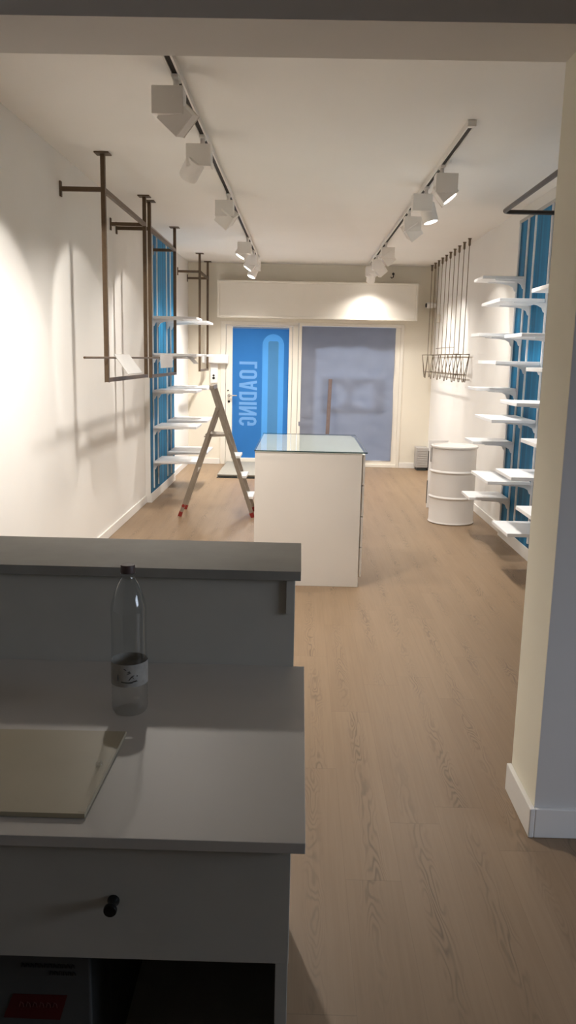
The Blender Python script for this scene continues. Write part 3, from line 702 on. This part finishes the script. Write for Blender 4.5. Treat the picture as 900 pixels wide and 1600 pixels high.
# ------------------------------------------------------------------ small things on the back and side walls, floor mat
t = thing('door_platform', 'low grey ramp mat with dark edges before the shop door', 'door mat', (-0.58, 11.4, 0))
obj('mat_surface', box(BM(), -1.085, -0.07, 10.68, YB-0.02, 0.026, 0.045, 0.003), 'mat', t)
b = BM(); box(b, -1.090, -0.065, 10.66, YB-0.016, 0.0, 0.012, 0.002); box(b, -1.075, -0.08, 10.70, YB-0.02, 0.012, 0.018); obj('base_layer', b, 'matdark', t)
obj('edge_band', box(BM(), -1.080, -0.075, 10.69, YB-0.02, 0.018, 0.026), 'mat', t)
t = thing('door_phone', 'white intercom panel on the back wall left of the shop door', 'intercom', (-1.28, YB, 1.2))
obj('panel', box(BM(), -1.335, -1.225, YB-0.028, YB-0.0005, 1.195, 1.475, 0.005), 'white', t)
b = BM(); disc(b, (-1.285, YB-0.030, 1.268), (0, 1, 0), 0.019, 16, 0.006); disc(b, (-1.285, YB-0.030, 1.305), (0, 1, 0), 0.016, 16, 0.006); obj('buttons', b, 'black', t)
t = thing('emergency_light', 'white wall box above the intercom beside the shop door', 'wall light', (-1.26, YB, 1.47))
obj('housing', box(BM(), -1.46, -1.065, YB-0.085, YB-0.0005, 1.478, 1.610, 0.018), 'white', t, True)
obj('front_cover', box(BM(), -1.448, -1.077, YB-0.092, YB-0.086, 1.488, 1.600, 0.003), 'white', t)
t = thing('floor_box', 'grey metal box on the floor in the back right corner', 'box', (1.785, 11.95, 0))
obj('cabinet', box(BM(), 1.70, 1.872, 11.84, 12.07, 0.045, 0.335, 0.006), 'grey', t)
obj('foot', box(BM(), 1.715, 1.858, 11.85, 12.06, 0.0, 0.045, 0.002), 'matdark', t)
b = BM()
for k in range(7): box(b, 1.715, 1.857, 11.834, 11.8395, 0.08+k*0.034, 0.098+k*0.034, 0.001)
obj('vent_slats', b, 'grey', t)
t = thing('security_camera', 'small white camera with a dark lens high on the right wall', 'camera', (1.82, 11.2, 2.30))
YS = 11.98
b = BM(); tube(b, [(XR-0.001, YS, 2.36), (XR-0.06, YS, 2.36)], 0.034, 20); obj('mount', b, 'white', t, True)
b = BM(); tube(b, [(XR-0.055, YS, 2.36), (XR-0.06, YS, 2.36), (XR-0.135, YS-0.02, 2.355), (XR-0.14, YS-0.02, 2.355)], [0.03, 0.042, 0.042, 0.036], 22); obj('housing', b, 'white', t, True)
b = BM(); disc(b, (XR-0.146, YS-0.022, 2.355), (1, 0.2, 0), 0.03, 20, 0.014); obj('lens', b, 'black', t, True)
t = thing('wall_sensor', 'small cream sensor box on the right wall below the camera', 'sensor', (XR, 11.6, 2.1))
obj('housing', box(BM(), XR-0.045, XR-0.0005, 11.56, 11.66, 2.10, 2.215, 0.008), 'frame', t, True)
obj('lens', box(BM(), XR-0.049, XR-0.044, 11.585, 11.635, 2.115, 2.150, 0.002), 'white', t)
b = BM(); tube(b, [(1.28, YB-0.001, 2.79), (1.28, YB-0.04, 2.79), (1.28, YB-0.055, 2.77), (1.275, YB-0.06, 2.74), (1.255, YB-0.055, 2.725), (1.24, YB-0.05, 2.745)], 0.007, 8)
disc(b, (1.28, YB-0.005, 2.79), (0, 1, 0), 0.018, 16, 0.008)
tag(obj('wall_hook', b, 'darkrail', None, True), 'small dark hook on the back wall above the shutter box', 'hook')

# ------------------------------------------------------------------ reception desk in the foreground
t = thing('reception_desk', 'grey reception desk with raised back ledge in the left foreground', 'desk', (-0.75, 1.7, 0))
XD = -1.60
obj('worktop', box(BM(), XD, 0.025, 1.233, 2.029, 0.760, 0.780, 0.0012), 'work', t)
obj('back_panel', box(BM(), XD, -0.003, 2.030, 2.050, 0.0, 1.016, 0.001), 'desk', t)
obj('ledge', box(BM(), XD-0.02, 0.011, 2.008, 2.337, 1.017, 1.042, 0.0012), 'top', t)
b = BM(); prism(b, [(2.3, 1.0165), (2.051, 1.0165), (2.051, 0.70)], lambda y, z: Vector((-0.026, y, z)), (0.020, 0, 0)); obj('ledge_bracket', b, 'desk', t)
obj('corner_post', box(BM(), -0.026, -0.004, 2.020, 2.0295, 0.924, 1.0165, 0.001), 'desk', t)
for xs in (-0.022, -0.645, -1.27):
    obj('side_panel', box(BM(), xs, xs+0.022, 1.268, 2.0295, 0.0, 0.7595, 0.001), 'desk', t)
obj('compartment_floor', box(BM(), XD+0.33, -0.0225, 1.285, 2.028, 0.06, 0.08, 0.001), 'desk', t)
obj('divider_shelf', box(BM(), -0.622, -0.0225, 1.285, 2.028, 0.520, 0.536, 0.001), 'desk', t)
for (a, c, kx) in ((-0.632, 0.001, -0.302), (-1.262, -0.638, -0.95)):
    d = obj('drawer_front', box(BM(), a, c, 1.249, 1.267, 0.537, 0.757, 0.0012), 'desk', t)
    b = BM(); tube(b, [(kx, 1.249, 0.652), (kx, 1.246, 0.652), (kx, 1.242, 0.652), (kx, 1.232, 0.652), (kx, 1.226, 0.652), (kx, 1.221, 0.652), (kx, 1.219, 0.652)],
                   [0.0105, 0.0105, 0.0075, 0.0075, 0.0115, 0.0115, 0.0105], 22)
    obj('knob', b, 'knob', d, True)

# cream board lying on the worktop
t = thing('cream_panel', 'cream plastic panel with a clear stud lying on the grey worktop', 'panel', (-0.52, 1.44, 0.781))
obj('sheet', prism(BM(), [(-0.80, 1.287), (-0.359, 1.287), (-0.354, 1.606), (-0.80, 1.598)], lambda x, y: Vector((x, y, 0.7812)), (0, 0, 0.009)), 'board', t)
obj('dark_border', box(BM(), -0.372, -0.360, 1.292, 1.600, 0.7903, 0.7908), 'board', t)
b = BM(); lathe(b, (-0.374, 1.455, 0.7902), [(0.007, 0), (0.007, 0.006), (0.004, 0.010)], 18); obj('clear_stud', b, 'clear', t, True)

# water bottle
BX, BY, BZ = -0.372, 1.733, 0.7805; R = 0.0405
t = thing('water_bottle', 'nearly empty clear plastic water bottle on the grey worktop', 'bottle', (BX, BY, BZ))
prof = [(0.012, 0.006), (0.026, 0.002), (0.034, 0.0), (0.0385, 0.006), (R, 0.014)]
for k in range(4):
    z = 0.02+k*0.012; prof += [(R, z), (R-0.0012, z+0.006)]
prof += [(R, 0.072), (R-0.0010, 0.076), (R-0.0010, 0.122), (R, 0.126), (R-0.0015, 0.135), (R-0.002, 0.20), (R-0.001, 0.236), (R-0.001, 0.244), (R-0.004, 0.258), (R-0.0105, 0.280), (R-0.019, 0.300), (R-0.0262, 0.312), (0.0138, 0.318), (0.0165, 0.3195), (0.0165, 0.322), (0.0132, 0.323), (0.0132, 0.336)]
obj('bottle_body', lathe(BM(), (BX, BY, BZ), prof, 48, True, True), 'pet', t, True)
b = BM(); lathe(b, (BX, BY, BZ), [(0.0142, 0.323), (0.0160, 0.3235), (0.0160, 0.339), (0.0150, 0.3415), (0.004, 0.342)], 40); obj('cap', b, 'cap', t, True)
# label wrapped round the lower third; its marks follow the curve
RL = R+0.0006
label = obj('label', lathe(BM(), (BX, BY, BZ), [(RL, 0.071), (RL, 0.123)], 64, False, False), 'label', t, True)
def on_label(pts, a0, z0, rr=RL+0.0004):
    """pts in mm on the label: +x to the viewer's right, +y up; the middle faces the camera side"""
    return [(BX+rr*math.cos(-math.pi/2+a0+x*0.001/RL), BY+rr*math.sin(-math.pi/2+a0+x*0.001/RL), BZ+z0+y*0.001) for x, y in pts]
def stroke(bm, pts, a0, z0, w):
    tube(bm, on_label(pts, a0, z0), [w*0.001*k for k in ([0.6]+[1.0]*(len(pts)-2)+[0.5])] if len(pts) > 2 else w*0.001, 6)
a0 = 0.21
b = BM()   # the swallow emblem
stroke(b, [(-2, 4), (1, 8), (4, 12), (6.5, 13.5), (10, 15.5)], a0, 0.083, 0.8); stroke(b, [(5, 12.5), (7.5, 10), (10, 7)], a0, 0.083, 0.65); stroke(b, [(-13, 22), (-10, 21), (-7, 19)], a0, 0.092, 0.8); stroke(b, [(16, 13), (18, 14)], a0, 0.083, 0.8)
obj('swallow_emblem', b, 'ink', label)
random.seed(4); b = BM()   # the wordmark: small joined letter strokes in a slightly rising line
for k in range(11):
    x = -19+k*3.3; y = 1.5-1.6*math.sin(math.pi*k/10)+(1.5 if k > 7 else 0)
    stroke(b, [(x, y-1.4), (x+0.3, y+random.uniform(1.2, 2.2)), (x+1.8, y+1.0), (x+2.1, y-1.2), (x+3.2, y-0.9)], a0, 0.082, 0.5)
obj('wordmark', b, 'ink', label)
b = BM(); stroke(b, [(-27, -3), (-27, 4), (-27, 12)], a0, 0.088, 1.6); stroke(b, [(-4, 14), (0, 16), (2, 13), (-2, 11), (-6, 10)], a0, 0.092, 1.2); obj('small_print', b, 'inkgrey', label)

# carton in the open compartment
t = thing('storage_carton', 'grey carton with a dark red label in the open desk compartment', 'carton', (-0.49, 1.6, 0.081))
obj('carton_body', box(BM(), -0.620, -0.364, 1.312, 1.90, 0.0815, 0.502, 0.003), 'carton', t)
lf = obj('red_label', prism(BM(), [(-0.528, 0.355), (-0.422, 0.353), (-0.407, 0.406), (-0.508, 0.406)], lambda x, z: Vector((x, 1.3105, z)), (0, 0.0008, 0)), 'cartonred', t)
random.seed(9); b = BM()
for k in range(6):
    x = -0.497+k*0.0125
    tube(b, [(x, 1.3100, 0.380), (x+0.003, 1.3100, 0.390), (x+0.007, 1.3100, 0.387), (x+0.008, 1.3100, 0.379)], 0.0008, 5)
obj('label_print', b, 'cartontext', lf)
b = BM()
for row, (xa, n, zc) in enumerate(((-0.490, 12, 0.467), (-0.438, 6, 0.452))):
    for k in range(n):
        x = xa+k*0.0084
        tube(b, [(x, 1.3112, zc-0.004), (x+0.001, 1.3112, zc+0.004), (x+0.005, 1.3112, zc+random.uniform(0, 0.004)), (x+0.0055, 1.3112, zc-0.004)], 0.0009, 5)
obj('carton_print', b, 'ink', t)
obj('tape_strip', box(BM(), -0.3636, -0.3630, 1.32, 1.45, 0.09, 0.49), 'clear', t)
